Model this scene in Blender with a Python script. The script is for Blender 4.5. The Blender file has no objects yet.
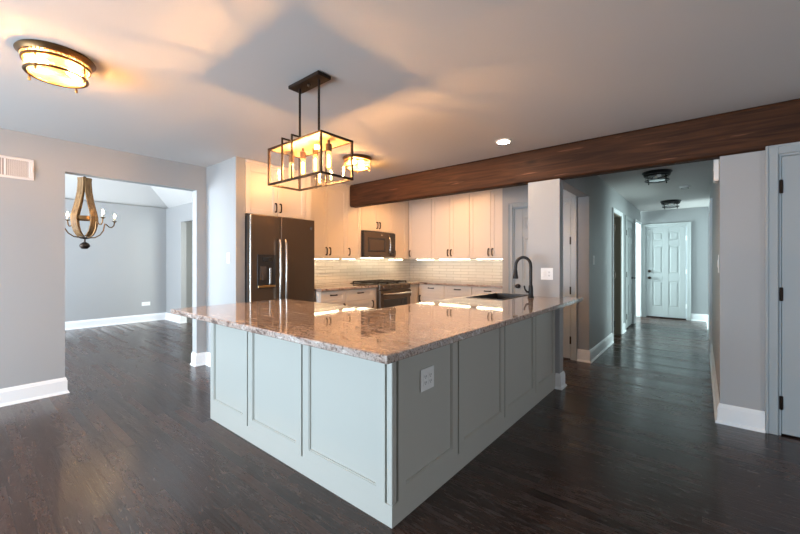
import bpy, bmesh, math, random
from mathutils import Vector, Matrix
random.seed(7)
SC = bpy.context.scene
C = SC.collection
PI = math.pi
R = math.radians

# ------------------------------------------------------------------ camera, world, lights, exposure
cam_data = bpy.data.cameras.new('camera')
cam = bpy.data.objects.new('camera', cam_data); C.objects.link(cam)
cam.location = (0, 0, 1.26)
cam.rotation_euler = (R(90), 0, R(39.43 - 90))
cam_data.sensor_width = 36; cam_data.lens = 367 / 800 * 36
cam_data.shift_y = -5 / 800
cam_data.clip_start = 0.05
SC.camera = cam
SC.view_settings.view_transform = 'Standard'
SC.view_settings.look = 'None'
SC.view_settings.gamma = 1
SC.view_settings.use_curve_mapping = False
SC.view_settings.exposure = 1.15
SC.cycles.use_denoising = True
SC.cycles.max_bounces = 10
SC.cycles.diffuse_bounces = 6
SC.cycles.glossy_bounces = 5
SC.cycles.transparent_max_bounces = 16
SC.cycles.sample_clamp_indirect = 6
SC.cycles.caustics_reflective = False
SC.cycles.caustics_refractive = False

world = bpy.data.worlds.new('world'); SC.world = world
world.use_nodes = True
bg = world.node_tree.nodes['Background']
bg.inputs['Color'].default_value = (0.60, 0.78, 1.0, 1)
bg.inputs['Strength'].default_value = 1.2

COOL = (0.68, 0.86, 1.0)
def area(name, loc, rot, sx, sy, power, col):
    l = bpy.data.lights.new(name, 'AREA'); l.shape = 'RECTANGLE'
    l.size = sx; l.size_y = sy; l.energy = power; l.color = col
    o = bpy.data.objects.new(name, l); C.objects.link(o)
    o.location = loc; o.rotation_euler = rot
    return o
# daylight standing in the window openings, then two added lights without a window
area('daylight_west_window', (-2.95, 2.75, 0.95), (0, R(-90), 0), 1.6, 3.0, 136, COOL)       # faces +X
area('daylight_south_window', (0.4, -3.95, 1.45), (R(90), 0, 0), 2.6, 1.4, 18, (1.0, 0.97, 0.91))        # faces +Y
area('daylight_dining_window', (-1.92, 7.0, 1.4), (0, R(-90), 0), 1.7, 2.6, 172, (0.80, 0.91, 1.0))      # faces +X
area('daylight_side_room', (9.5, 3.35, 1.4), (R(-90), 0, 0), 1.3, 1.6, 240, (0.76, 0.97, 0.98))   # faces -Y
area('added_passage_light', (3.8, 4.90, 1.5), (R(90), 0, 0), 0.8, 1.4, 40, (0.95, 1.0, 0.92))   # faces +Y; no window here, added to brighten the passage
area('added_hall_room_light', (7.2, -2.35, 1.4), (R(90), 0, 0), 1.6, 1.6, 84, (0.74, 0.97, 0.97))   # faces +Y; added with its unseen room to light the hall
FILAMENT, BULB_FLUSH, LED, CAN, ADDED_CAN, CANDLE = 3000, 540, 19.0, 60, 190, 110

# ------------------------------------------------------------------ materials
def newmat(name):
    m = bpy.data.materials.new(name); m.use_nodes = True
    nt = m.node_tree; b = nt.nodes['Principled BSDF']
    return m, nt, b
def plain(name, col, rough=0.5, metal=0.0, bump=0.0, bscale=200, var=0.0, spec=0.5, coat=0.0):
    m, nt, b = newmat(name)
    b.inputs['Base Color'].default_value = (*col, 1)
    b.inputs['Roughness'].default_value = rough
    b.inputs['Metallic'].default_value = metal
    b.inputs['Specular IOR Level'].default_value = spec
    b.inputs['Coat Weight'].default_value = coat
    tc = nt.nodes.new('ShaderNodeTexCoord')
    n = nt.nodes.new('ShaderNodeTexNoise'); n.inputs['Scale'].default_value = bscale
    n.inputs['Detail'].default_value = 3
    nt.links.new(tc.outputs['Object'], n.inputs['Vector'])
    if var:
        mx = nt.nodes.new('ShaderNodeMix'); mx.data_type = 'RGBA'
        mx.inputs[6].default_value = (*[c * (1 - var) for c in col], 1)
        mx.inputs[7].default_value = (*[min(1, c * (1 + var)) for c in col], 1)
        nt.links.new(n.outputs['Fac'], mx.inputs[0]); nt.links.new(mx.outputs[2], b.inputs['Base Color'])
    if bump:
        bp = nt.nodes.new('ShaderNodeBump'); bp.inputs['Strength'].default_value = bump
        bp.inputs['Distance'].default_value = 0.002
        nt.links.new(n.outputs['Fac'], bp.inputs['Height']); nt.links.new(bp.outputs['Normal'], b.inputs['Normal'])
    return m
def emit(name, col, strength):
    m, nt, b = newmat(name)
    b.inputs['Base Color'].default_value = (*col, 1)
    b.inputs['Emission Color'].default_value = (*col, 1)
    b.inputs['Emission Strength'].default_value = strength
    return m
def thin_glass(name, tint=(1, 1, 1), rough=0.02, body=0.0):
    m = bpy.data.materials.new(name); m.use_nodes = True
    nt = m.node_tree; nt.nodes.clear()
    out = nt.nodes.new('ShaderNodeOutputMaterial')
    tr = nt.nodes.new('ShaderNodeBsdfTransparent'); tr.inputs['Color'].default_value = (*tint, 1)
    gl = nt.nodes.new('ShaderNodeBsdfGlossy'); gl.inputs['Roughness'].default_value = rough
    lw = nt.nodes.new('ShaderNodeLayerWeight'); lw.inputs['Blend'].default_value = 0.5
    pw = nt.nodes.new('ShaderNodeMath'); pw.operation = 'POWER'; pw.inputs[1].default_value = 4.0
    fr = nt.nodes.new('ShaderNodeMath'); fr.operation = 'MULTIPLY_ADD'; fr.inputs[1].default_value = 0.85; fr.inputs[2].default_value = 0.022
    nt.links.new(lw.outputs['Facing'], pw.inputs[0]); nt.links.new(pw.outputs[0], fr.inputs[0])
    mx = nt.nodes.new('ShaderNodeMixShader')
    nt.links.new(fr.outputs[0], mx.inputs[0]); nt.links.new(tr.outputs[0], mx.inputs[1]); nt.links.new(gl.outputs[0], mx.inputs[2])
    last = mx
    if body:
        df = nt.nodes.new('ShaderNodeBsdfTranslucent'); df.inputs['Color'].default_value = (1, .74, .42, 1)
        m2 = nt.nodes.new('ShaderNodeMixShader'); m2.inputs[0].default_value = body
        nt.links.new(mx.outputs[0], m2.inputs[1]); nt.links.new(df.outputs[0], m2.inputs[2]); last = m2
    nt.links.new(last.outputs[0], out.inputs[0])
    return m

def glow_glass(name, col, strength, fac):
    m = bpy.data.materials.new(name); m.use_nodes = True
    nt = m.node_tree; nt.nodes.clear()
    out = nt.nodes.new('ShaderNodeOutputMaterial'); tr = nt.nodes.new('ShaderNodeBsdfTransparent'); em = nt.nodes.new('ShaderNodeEmission')
    em.inputs['Color'].default_value = (*col, 1); em.inputs['Strength'].default_value = strength
    mx = nt.nodes.new('ShaderNodeMixShader'); mx.inputs[0].default_value = fac
    nt.links.new(tr.outputs[0], mx.inputs[1]); nt.links.new(em.outputs[0], mx.inputs[2]); nt.links.new(mx.outputs[0], out.inputs[0])
    return m

def floor_material():
    m, nt, b = newmat('dark_oak_planks')
    N = nt.nodes.new; L = nt.links.new
    tc = N('ShaderNodeTexCoord'); sep = N('ShaderNodeSeparateXYZ'); L(tc.outputs['Object'], sep.inputs[0])
    cmb = N('ShaderNodeCombineXYZ'); L(sep.outputs['Y'], cmb.inputs[0]); L(sep.outputs['X'], cmb.inputs[1])
    br = N('ShaderNodeTexBrick'); br.offset = 0.37; br.offset_frequency = 2
    br.inputs['Scale'].default_value = 1; br.inputs['Brick Width'].default_value = 1.15; br.inputs['Row Height'].default_value = 0.062
    br.inputs['Mortar Size'].default_value = 0.0013; br.inputs['Mortar Smooth'].default_value = 0.3
    br.inputs['Color1'].default_value = (0, 0, 0, 1); br.inputs['Color2'].default_value = (1, 1, 1, 1); br.inputs['Mortar'].default_value = (0, 0, 0, 1)
    br.inputs['Bias'].default_value = 0.0
    L(cmb.outputs[0], br.inputs['Vector'])
    mp = N('ShaderNodeMapping'); mp.inputs['Scale'].default_value = (34, 2.2, 1); L(tc.outputs['Object'], mp.inputs[0])
    ng = N('ShaderNodeTexNoise'); ng.inputs['Scale'].default_value = 1.6; ng.inputs['Detail'].default_value = 6; ng.inputs['Distortion'].default_value = 0.6
    L(mp.outputs[0], ng.inputs['Vector'])
    ad = N('ShaderNodeMath'); ad.operation = 'MULTIPLY_ADD'; ad.inputs[1].default_value = 0.35
    L(br.outputs['Color'], ad.inputs[0]); 
    mu = N('ShaderNodeMath'); mu.operation = 'MULTIPLY'; mu.inputs[1].default_value = 0.65; L(ng.outputs['Fac'], mu.inputs[0]); L(mu.outputs[0], ad.inputs[2])
    rp = N('ShaderNodeValToRGB'); L(ad.outputs[0], rp.inputs[0])
    e = rp.color_ramp.elements
    e[0].position = 0.2; e[0].color = (0.009, 0.0048, 0.0038, 1)
    e[1].position = 0.85; e[1].color = (0.062, 0.030, 0.021, 1)
    # fine pale scuffs
    mp2 = N('ShaderNodeMapping'); mp2.inputs['Scale'].default_value = (26, 5, 1); mp2.inputs['Rotation'].default_value = (0, 0, 0.35); L(tc.outputs['Object'], mp2.inputs[0])
    ns = N('ShaderNodeTexNoise'); ns.inputs['Scale'].default_value = 1.4; ns.inputs['Detail'].default_value = 7; ns.inputs['Roughness'].default_value = 0.65; ns.inputs['Distortion'].default_value = 1.5
    L(mp2.outputs[0], ns.inputs['Vector'])
    r2 = N('ShaderNodeValToRGB'); r2.color_ramp.elements[0].position = 0.52; r2.color_ramp.elements[1].position = 0.74
    L(ns.outputs['Fac'], r2.inputs[0])
    mx = N('ShaderNodeMix'); mx.data_type = 'RGBA'; mx.inputs[7].default_value = (0.16, 0.13, 0.12, 1)
    sc = N('ShaderNodeMath'); sc.operation = 'MULTIPLY'; sc.inputs[1].default_value = 0.42; L(r2.outputs[0], sc.inputs[0])
    L(sc.outputs[0], mx.inputs[0]); L(rp.outputs[0], mx.inputs[6])
    dk = N('ShaderNodeMix'); dk.data_type = 'RGBA'; dk.inputs[7].default_value = (0.006, 0.004, 0.003, 1)
    L(br.outputs['Fac'], dk.inputs[0]); L(mx.outputs[2], dk.inputs[6]); L(dk.outputs[2], b.inputs['Base Color'])
    mr = N('ShaderNodeMapRange'); mr.inputs['To Min'].default_value = 0.07; mr.inputs['To Max'].default_value = 0.36
    rs = N('ShaderNodeMath'); rs.operation = 'MULTIPLY_ADD'; rs.inputs[1].default_value = 0.45; L(br.outputs['Color'], rs.inputs[0])
    rh = N('ShaderNodeMath'); rh.operation = 'MULTIPLY'; rh.inputs[1].default_value = 0.75; L(ns.outputs['Fac'], rh.inputs[0]); L(rh.outputs[0], rs.inputs[2])
    L(rs.outputs[0], mr.inputs['Value']); L(mr.outputs[0], b.inputs['Roughness'])
    b.inputs['Specular IOR Level'].default_value = 0.55
    bp = N('ShaderNodeBump'); bp.inputs['Strength'].default_value = 0.3; bp.inputs['Distance'].default_value = 0.005
    iv = N('ShaderNodeMath'); iv.operation = 'SUBTRACT'; L(ng.outputs['Fac'], iv.inputs[0]); L(br.outputs['Fac'], iv.inputs[1])
    L(iv.outputs[0], bp.inputs['Height']); L(bp.outputs[0], b.inputs['Normal'])
    return m

def granite_material():
    m, nt, b = newmat('veined_granite')
    N = nt.nodes.new; L = nt.links.new
    tc = N('ShaderNodeTexCoord')
    mp = N('ShaderNodeMapping'); mp.inputs['Scale'].default_value = (9.0, 2.0, 7); mp.inputs['Rotation'].default_value = (0, 0, 0.9); L(tc.outputs['Object'], mp.inputs[0])
    n1 = N('ShaderNodeTexNoise'); n1.inputs['Scale'].default_value = 1.5; n1.inputs['Detail'].default_value = 9; n1.inputs['Roughness'].default_value = 0.62; n1.inputs['Distortion'].default_value = 2.6
    L(mp.outputs[0], n1.inputs['Vector'])
    r1 = N('ShaderNodeValToRGB'); L(n1.outputs['Fac'], r1.inputs[0])
    cr = r1.color_ramp
    cr.elements[0].position = 0.30; cr.elements[0].color = (0.06, 0.038, 0.032, 1)
    cr.elements[1].position = 0.72; cr.elements[1].color = (0.72, 0.67, 0.62, 1)
    for p, c in ((0.40, (0.24, 0.165, 0.135)), (0.47, (0.46, 0.375, 0.325)), (0.55, (0.37, 0.305, 0.27)), (0.62, (0.58, 0.52, 0.475))):
        el = cr.elements.new(p); el.color = (*c, 1)
    n2 = N('ShaderNodeTexNoise'); n2.inputs['Scale'].default_value = 95; n2.inputs['Detail'].default_value = 4
    L(tc.outputs['Object'], n2.inputs['Vector'])
    r2 = N('ShaderNodeValToRGB'); r2.color_ramp.elements[0].position = 0.34; r2.color_ramp.elements[1].position = 0.50
    r2.color_ramp.elements[0].color = (0.25, 0.2, 0.19, 1); L(n2.outputs['Fac'], r2.inputs[0])
    mx = N('ShaderNodeMix'); mx.data_type = 'RGBA'; mx.blend_type = 'MULTIPLY'; mx.inputs[0].default_value = 0.8
    L(r1.outputs[0], mx.inputs[6]); L(r2.outputs[0], mx.inputs[7]); L(mx.outputs[2], b.inputs['Base Color'])
    b.inputs['Roughness'].default_value = 0.045
    b.inputs['IOR'].default_value = 1.55
    b.inputs['Coat Weight'].default_value = 0.4; b.inputs['Coat Roughness'].default_value = 0.03
    return m

def wood_material(name, dark, light, axis, scale=1.0, rough=0.55, knots=True):
    m, nt, b = newmat(name)
    N = nt.nodes.new; L = nt.links.new
    tc = N('ShaderNodeTexCoord'); mp = N('ShaderNodeMapping')
    s = [14 * scale] * 3; s[axis] = 0.9 * scale
    mp.inputs['Scale'].default_value = s; L(tc.outputs['Object'], mp.inputs[0])
    n1 = N('ShaderNodeTexNoise'); n1.inputs['Scale'].default_value = 1.6; n1.inputs['Detail'].default_value = 8; n1.inputs['Distortion'].default_value = 1.4
    L(mp.outputs[0], n1.inputs['Vector'])
    rp = N('ShaderNodeValToRGB'); L(n1.outputs['Fac'], rp.inputs[0])
    rp.color_ramp.elements[0].position = 0.32; rp.color_ramp.elements[0].color = (*dark, 1)
    rp.color_ramp.elements[1].position = 0.68; rp.color_ramp.elements[1].color = (*light, 1)
    last = rp.outputs[0]
    if knots:
        mp2 = N('ShaderNodeMapping'); s2 = [0.01, 2.2, 5.5]; s2[axis] = 2.0; mp2.inputs['Scale'].default_value = s2; L(tc.outputs['Object'], mp2.inputs[0])
        v = N('ShaderNodeTexVoronoi'); v.inputs['Scale'].default_value = 1.0; L(mp2.outputs[0], v.inputs['Vector'])
        r2 = N('ShaderNodeValToRGB'); r2.color_ramp.elements[0].position = 0.05; r2.color_ramp.elements[1].position = 0.20
        r2.color_ramp.elements[0].color = (0.16, 0.14, 0.13, 1); L(v.outputs['Distance'], r2.inputs[0])
        mx = N('ShaderNodeMix'); mx.data_type = 'RGBA'; mx.blend_type = 'MULTIPLY'; mx.inputs[0].default_value = 0.9
        L(last, mx.inputs[6]); L(r2.outputs[0], mx.inputs[7]); last = mx.outputs[2]
        # worn pale streaks
        mp3 = N('ShaderNodeMapping'); s3 = [30.0] * 3; s3[axis] = 2.4; mp3.inputs['Scale'].default_value = s3; L(tc.outputs['Object'], mp3.inputs[0])
        n3 = N('ShaderNodeTexNoise'); n3.inputs['Scale'].default_value = 1.0; n3.inputs['Detail'].default_value = 5; L(mp3.outputs[0], n3.inputs['Vector'])
        r3 = N('ShaderNodeValToRGB'); r3.color_ramp.elements[0].position = 0.66; r3.color_ramp.elements[1].position = 0.78; L(n3.outputs['Fac'], r3.inputs[0])
        m3 = N('ShaderNodeMix'); m3.data_type = 'RGBA'; m3.inputs[7].default_value = (*[min(1, c * 2.2 + 0.02) for c in light], 1)
        L(r3.outputs[0], m3.inputs[0]); L(last, m3.inputs[6]); last = m3.outputs[2]
    L(last, b.inputs['Base Color'])
    b.inputs['Roughness'].default_value = rough; b.inputs['Specular IOR Level'].default_value = 0.22
    bp = N('ShaderNodeBump'); bp.inputs['Strength'].default_value = 0.35; bp.inputs['Distance'].default_value = 0.004
    L(n1.outputs['Fac'], bp.inputs['Height']); L(bp.outputs[0], b.inputs['Normal'])
    return m

def tile_material(name, axis):
    m, nt, b = newmat(name)
    N = nt.nodes.new; L = nt.links.new
    tc = N('ShaderNodeTexCoord'); sep = N('ShaderNodeSeparateXYZ'); L(tc.outputs['Object'], sep.inputs[0])
    cmb = N('ShaderNodeCombineXYZ'); L(sep.outputs['XY'[axis]], cmb.inputs[0]); L(sep.outputs['Z'], cmb.inputs[1])
    br = N('ShaderNodeTexBrick'); br.inputs['Scale'].default_value = 1
    br.inputs['Brick Width'].default_value = 0.30; br.inputs['Row Height'].default_value = 0.052
    br.inputs['Mortar Size'].default_value = 0.0028; br.inputs['Mortar Smooth'].default_value = 0.4
    br.inputs['Color1'].default_value = (0.68, 0.66, 0.62, 1); br.inputs['Color2'].default_value = (0.60, 0.585, 0.55, 1)
    br.inputs['Mortar'].default_value = (0.36, 0.34, 0.31, 1)
    L(cmb.outputs[0], br.inputs['Vector']); L(br.outputs['Color'], b.inputs['Base Color'])
    b.inputs['Roughness'].default_value = 0.12
    bp = N('ShaderNodeBump'); bp.inputs['Strength'].default_value = 0.6; bp.inputs['Distance'].default_value = 0.003; bp.invert = True
    L(br.outputs['Fac'], bp.inputs['Height']); L(bp.outputs[0], b.inputs['Normal'])
    return m

M = dict(
    wall=plain('wall_paint_grey', (0.345, 0.352, 0.358), 0.5, bump=0.05, bscale=160, var=0.015),
    ceil=plain('ceiling_paint', (0.60, 0.572, 0.555), 0.8, bump=0.04, bscale=120),
    dceil=plain('dining_ceiling_paint', (0.66, 0.66, 0.65), 0.8),
    trim=plain('trim_white', (0.78, 0.79, 0.80), 0.28),
    door=plain('door_paint', (0.34, 0.37, 0.385), 0.32), hdoor=plain('hall_door_paint', (0.42, 0.445, 0.445), 0.35),
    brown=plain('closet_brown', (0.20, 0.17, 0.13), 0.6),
    cab=plain('cabinet_white', (0.70, 0.645, 0.585), 0.34),
    isl=plain('island_sage_grey', (0.465, 0.46, 0.42), 0.35, bump=0.02, bscale=300),
    bronze=plain('dark_bronze', (0.035, 0.024, 0.018), 0.35, 0.8),
    antique=plain('antique_brass', (0.16, 0.085, 0.035), 0.38, 0.85, var=0.2, bscale=40),
    black=plain('black_metal', (0.010, 0.009, 0.009), 0.38, 0.2, spec=0.35),
    slate=plain('slate_steel', (0.125, 0.094, 0.072), 0.34, 0.7, bump=0.02, bscale=400),
    steel=plain('brushed_steel', (0.60, 0.57, 0.53), 0.25, 1.0, bump=0.03, bscale=300),
    dkglass=plain('dark_glass', (0.012, 0.011, 0.010), 0.06, 0.0, spec=0.7),
    midglass=plain('oven_window_glass', (0.06, 0.05, 0.045), 0.10, 0.0, spec=0.6),
    blackplastic=plain('black_plastic', (0.015, 0.015, 0.016), 0.4),
    iron=plain('cast_iron', (0.018, 0.017, 0.017), 0.55, 0.3),
    white=plain('white_plastic', (0.82, 0.82, 0.81), 0.3),
    slot=plain('dark_slot', (0.03, 0.03, 0.03), 0.6),
    vent=plain('vent_enamel', (0.66, 0.62, 0.60), 0.4),
    ventdark=plain('vent_duct', (0.34, 0.30, 0.28), 0.8),
    brass=plain('satin_brass', (0.55, 0.36, 0.16), 0.3, 1.0),
    sinkm=plain('black_composite', (0.02, 0.02, 0.022), 0.35),
    dull=plain('neutral_carcass', (0.55, 0.53, 0.50), 0.5),
    candle=plain('candle_sleeve', (0.75, 0.66, 0.50), 0.5),
    plate=plain('warm_reflector', (0.42, 0.28, 0.14), 0.4, 0.4),
    floor=floor_material(), granite=granite_material(),
    beam=wood_material('stained_beam', (0.026, 0.0095, 0.0038), (0.072, 0.027, 0.0098), 1, rough=0.65),
    stave=wood_material('barrel_stave', (0.085, 0.043, 0.017), (0.25, 0.145, 0.06), 2, scale=2.0, knots=False),
    tilex=tile_material('subway_tile', 0), tiley=tile_material('subway_tile_side', 1),
    glass=thin_glass('clear_glass'), seeded=thin_glass('frosted_glass', (1, .93, .80), 0.15, 0.055),
    filament=emit('bulb_filament', (1.0, 0.50, 0.17), FILAMENT), bulb=glow_glass('amber_bulb_glass', (1.0, 0.58, 0.16), 1.5, 0.65),
    bulbf=emit('bulb_flush', (1.0, 0.53, 0.20), BULB_FLUSH),
    offbulb=plain('unlit_bulb', (0.8, 0.8, 0.78), 0.2),
    led=emit('led_strip', (1.0, 0.80, 0.52), LED), can=emit('can_lamp', (1.0, 0.84, 0.66), CAN), added_can=emit('added_can_lamp', (1.0, 0.47, 0.15), ADDED_CAN), flame=emit('flame_bulb', (1.0, 0.62, 0.28), CANDLE),
)

# ------------------------------------------------------------------ mesh helpers
class MB:
    def __init__(s): s.bm = bmesh.new()
    def box(s, x0, x1, y0, y1, z0, z1, bev=0.0, seg=1):
        mat = Matrix.Translation(((x0 + x1) / 2, (y0 + y1) / 2, (z0 + z1) / 2)) @ Matrix.Diagonal((abs(x1 - x0), abs(y1 - y0), abs(z1 - z0), 1))
        r = bmesh.ops.create_cube(s.bm, size=1, matrix=mat)
        if bev:
            ed = {e for v in r['verts'] for e in v.link_edges}
            bmesh.ops.bevel(s.bm, geom=list(ed), offset=bev, segments=seg, affect='EDGES', profile=0.5)
        return s
    def lathe(s, prof, c=(0, 0, 0), n=32, axis=None):
        """revolve (r, h) profile about the axis (default Z) through c"""
        c = Vector(c); q = Vector((0, 0, 1)).rotation_difference(Vector(axis)) if axis else None
        rings = []
        for r, h in prof:
            if r < 1e-6:
                p = Vector((0, 0, h)); p = q @ p if q else p
                rings.append([s.bm.verts.new(p + c)])
            else:
                ring = []
                for k in range(n):
                    p = Vector((r * math.cos(2 * PI * k / n), r * math.sin(2 * PI * k / n), h)); p = q @ p if q else p
                    ring.append(s.bm.verts.new(p + c))
                rings.append(ring)
        for a, b in zip(rings, rings[1:]):
            for k in range(n):
                k2 = (k + 1) % n
                if len(a) == 1 and len(b) == 1: continue
                if len(a) == 1: f = (a[0], b[k2], b[k])
                elif len(b) == 1: f = (a[k], a[k2], b[0])
                else: f = (a[k], a[k2], b[k2], b[k])
                try: s.bm.faces.new(f)
                except ValueError: pass
        return s
    def cyl(s, c, r, h, n=24, axis=None, bev=0.0):
        if bev: return s.lathe([(0, 0), (r - bev, 0), (r, bev), (r, h - bev), (r - bev, h), (0, h)], c, n, axis)
        return s.lathe([(0, 0), (r, 0), (r, h), (0, h)], c, n, axis)
    def tube(s, pts, rad, n=10, cap=True, closed=False):
        pts = [Vector(p) for p in pts]
        rads = rad if isinstance(rad, (list, tuple)) else [rad] * len(pts)
        rings = []; up = None
        for i, p in enumerate(pts):
            if closed: t = pts[(i + 1) % len(pts)] - pts[i - 1]
            else: t = pts[min(i + 1, len(pts) - 1)] - pts[max(i - 1, 0)]
            t.normalize()
            if up is None: up = t.orthogonal().normalized()
            up = (up - t * up.dot(t)).normalized()
            w = t.cross(up)
            rings.append([s.bm.verts.new(p + rads[i] * (math.cos(2 * PI * k / n) * up + math.sin(2 * PI * k / n) * w)) for k in range(n)])
        pairs = list(zip(rings, rings[1:])) + ([(rings[-1], rings[0])] if closed else [])
        for a, b in pairs:
            for k in range(n):
                s.bm.faces.new((a[k], a[(k + 1) % n], b[(k + 1) % n], b[k]))
        if cap and not closed:
            s.bm.faces.new(rings[0][::-1]); s.bm.faces.new(rings[-1])
        return s
    def strip(s, pts, wvec, thick):
        """flat bar following pts; wvec(i) half-width vector, thick(i) half-thickness vector"""
        rings = []
        for i, p in enumerate(pts):
            p = Vector(p); w = wvec(i); t = thick(i)
            rings.append([s.bm.verts.new(p + a) for a in (w + t, -w + t, -w - t, w - t)])
        for a, b in zip(rings, rings[1:]):
            for k in range(4): s.bm.faces.new((a[k], a[(k + 1) % 4], b[(k + 1) % 4], b[k]))
        s.bm.faces.new(rings[0][::-1]); s.bm.faces.new(rings[-1])
        return s
    def prism(s, poly, z0, z1):
        a = [s.bm.verts.new((x, y, z0)) for x, y in poly]; b = [s.bm.verts.new((x, y, z1)) for x, y in poly]
        n = len(poly)
        for k in range(n): s.bm.faces.new((a[k], a[(k + 1) % n], b[(k + 1) % n], b[k]))
        s.bm.faces.new(a[::-1]); s.bm.faces.new(b)
        return s
    def profile(s, prof, p0, p1, nrm):
        """sweep (out, z) profile from p0 to p1 (xy points); nrm = xy direction pointing into the room"""
        n = Vector((nrm[0], nrm[1], 0)).normalized()
        ra = [s.bm.verts.new(Vector((p0[0], p0[1], 0)) + n * o + Vector((0, 0, z))) for o, z in prof]
        rb = [s.bm.verts.new(Vector((p1[0], p1[1], 0)) + n * o + Vector((0, 0, z))) for o, z in prof]
        k = len(prof)
        for i in range(k): s.bm.faces.new((ra[i], ra[(i + 1) % k], rb[(i + 1) % k], rb[i]))
        s.bm.faces.new(ra[::-1]); s.bm.faces.new(rb)
        return s
    def frustum(s, x0, x1, z0, z1, y0, y1, inset):
        """raised field: base rectangle at y0, smaller top at y1"""
        a = [s.bm.verts.new(p) for p in ((x0, y0, z0), (x1, y0, z0), (x1, y0, z1), (x0, y0, z1))]
        b = [s.bm.verts.new(p) for p in ((x0 + inset, y1, z0 + inset), (x1 - inset, y1, z0 + inset), (x1 - inset, y1, z1 - inset), (x0 + inset, y1, z1 - inset))]
        for k in range(4): s.bm.faces.new((a[k], a[(k + 1) % 4], b[(k + 1) % 4], b[k]))
        s.bm.faces.new(b); s.bm.faces.new(a[::-1])
        return s
    def build(s, name, mat, parent=None, smooth=False):
        bmesh.ops.recalc_face_normals(s.bm, faces=s.bm.faces)
        me = bpy.data.meshes.new(name); s.bm.to_mesh(me); s.bm.free()
        me.materials.append(mat)
        if smooth:
            for p in me.polygons: p.use_smooth = True
            try: me.set_sharp_from_angle(angle=R(38))
            except Exception: pass
        o = bpy.data.objects.new(name, me); C.objects.link(o)
        if parent is not None: o.parent = parent
        return o
def tag(o, label, cat, group=None):
    o['label'] = label; o['category'] = cat
    if group: o['group'] = group
    return o
def thing(name, label, cat, loc=(0, 0, 0), rz=0.0, group=None):
    o = bpy.data.objects.new(name, None); C.objects.link(o); o.empty_display_size = 0.05
    o.location = loc; o.rotation_euler = (0, 0, rz)
    return tag(o, label, cat, group)
def struct(o): o['kind'] = 'structure'; return o
def sroot(name, loc=(0, 0, 0), rz=0.0):
    o = bpy.data.objects.new(name, None); C.objects.link(o); o.location = loc; o.rotation_euler = (0, 0, rz)
    return struct(o)
def dup(root, loc, rz, label, group=None):
    r = root.copy(); C.objects.link(r); r.location = loc; r.rotation_euler = (0, 0, rz); r['label'] = label
    if group: r['group'] = group
    for ch in list(root.children):
        c = ch.copy(); C.objects.link(c); c.parent = r
        for g in list(ch.children):
            d = g.copy(); C.objects.link(d); d.parent = c
    return r
def wall(name, boxes, mat='wall'):
    b = MB()
    for q in boxes: b.box(*q)
    return struct(b.build(name, M[mat]))

CE = 2.43
FACE_W = R(-90)     # local front (-Y) turned to face -X
# ------------------------------------------------------------------ shell
struct(MB().box(-3.1, 10.4, -4.1, 9.3, -0.1, 0.0).build('floor', M['floor']))
struct(MB().box(-3.1, 10.4, -4.1, 4.85, CE, CE + 0.1).build('ceiling', M['ceil']))
wall('wall_left', [(-3.0, 0.68, 4.73, 4.85, 0, CE), (0.68, 1.87, 4.73, 4.85, 2.13, CE), (1.87, 2.09, 4.73, 4.85, 0, CE)])
wall('wall_refrigerator_side', [(1.985, 2.09, 3.985, 4.73, 0, CE)])
wall('wall_kitchen_back', [(2.09, 3.035, 4.73, 4.85, 0, CE), (3.035, 5.84, 4.45, 4.57, 0, CE), (3.01, 3.035, 4.45, 4.73, 0, CE)])
wall('wall_kitchen_right', [(5.72, 5.84, 2.11, 4.45, 0, CE)])
PX_ = 5.06
wall('wall_pantry', [(PX_, PX_ + 0.11, 2.075, 2.235, 0, CE), (PX_, PX_ + 0.11, 1.295, 2.075, 2.03, CE), (PX_, PX_ + 0.11, 1.09, 1.295, 0, CE),
                     (PX_ + 0.11, 5.72, 2.125, 2.235, 0, CE)])
wall('wall_column', [(3.82, 3.94, 1.09, 1.405, 0, 2.088)])
wall('wall_hall_left', [(3.95, PX_, 1.09, 1.21, 2.085, CE), (PX_ + 0.11, 6.62, 1.09, 1.21, 0, CE), (6.62, 7.38, 1.09, 1.21, 2.05, CE), (7.38, 7.86, 1.09, 1.21, 0, CE),
                        (7.86, 8.76, 1.09, 1.21, 2.05, CE), (8.76, 9.08, 1.09, 1.21, 0, CE), (9.08, 10.05, 1.09, 1.21, 2.13, CE)])
wall('wall_hall_right', [(3.94, 6.6, -0.23, -0.11, 0, CE), (6.6, 7.8, -0.23, -0.11, 2.06, CE), (7.8, 10.1, -0.23, -0.11, 0, CE)])
wall('wall_hall_end', [(10.1, 10.22, -0.23, 0.245, 0, CE), (10.1, 10.22, 0.245, 1.0, 2.06, CE), (10.1, 10.22, 1.0, 3.5, 0, CE)])
wall('wall_right', [(3.82, 3.94, -0.43, -0.11, 0, 2.088), (3.82, 3.94, -1.25, -0.43, 2.05, 2.088), (3.82, 3.94, -4.0, -1.25, 0, 2.088), (3.952, 4.06, -4.0, -0.23, 0, CE)])
wall('wall_side_room', [(8.9, 9.0, 1.21, 3.5, 0, CE), (9.0, 10.1, 3.4, 3.5, 0, 0.6), (9.0, 10.1, 3.4, 3.5, 2.2, CE), (8.9, 10.22, 1.21, 3.5, CE, CE + 0.1)])
wall('wall_hall_room', [(6.3, 8.1, -2.5, -2.4, 0, CE), (6.2, 6.3, -2.5, -0.23, 0, CE), (8.1, 8.2, -2.5, -0.23, 0, CE)])
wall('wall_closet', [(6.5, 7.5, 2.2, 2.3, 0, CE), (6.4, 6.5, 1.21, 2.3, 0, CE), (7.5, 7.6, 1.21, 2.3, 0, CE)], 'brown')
wall('wall_back', [(-3.1, -3.0, -4.0, 1.2, 0, CE), (-3.1, -3.0, 4.3, 4.85, 0, CE), (-3.1, -3.0, 1.2, 4.3, 2.2, CE), (-3.1, -3.0, 1.2, 4.3, 0, 0.12)])
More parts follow.
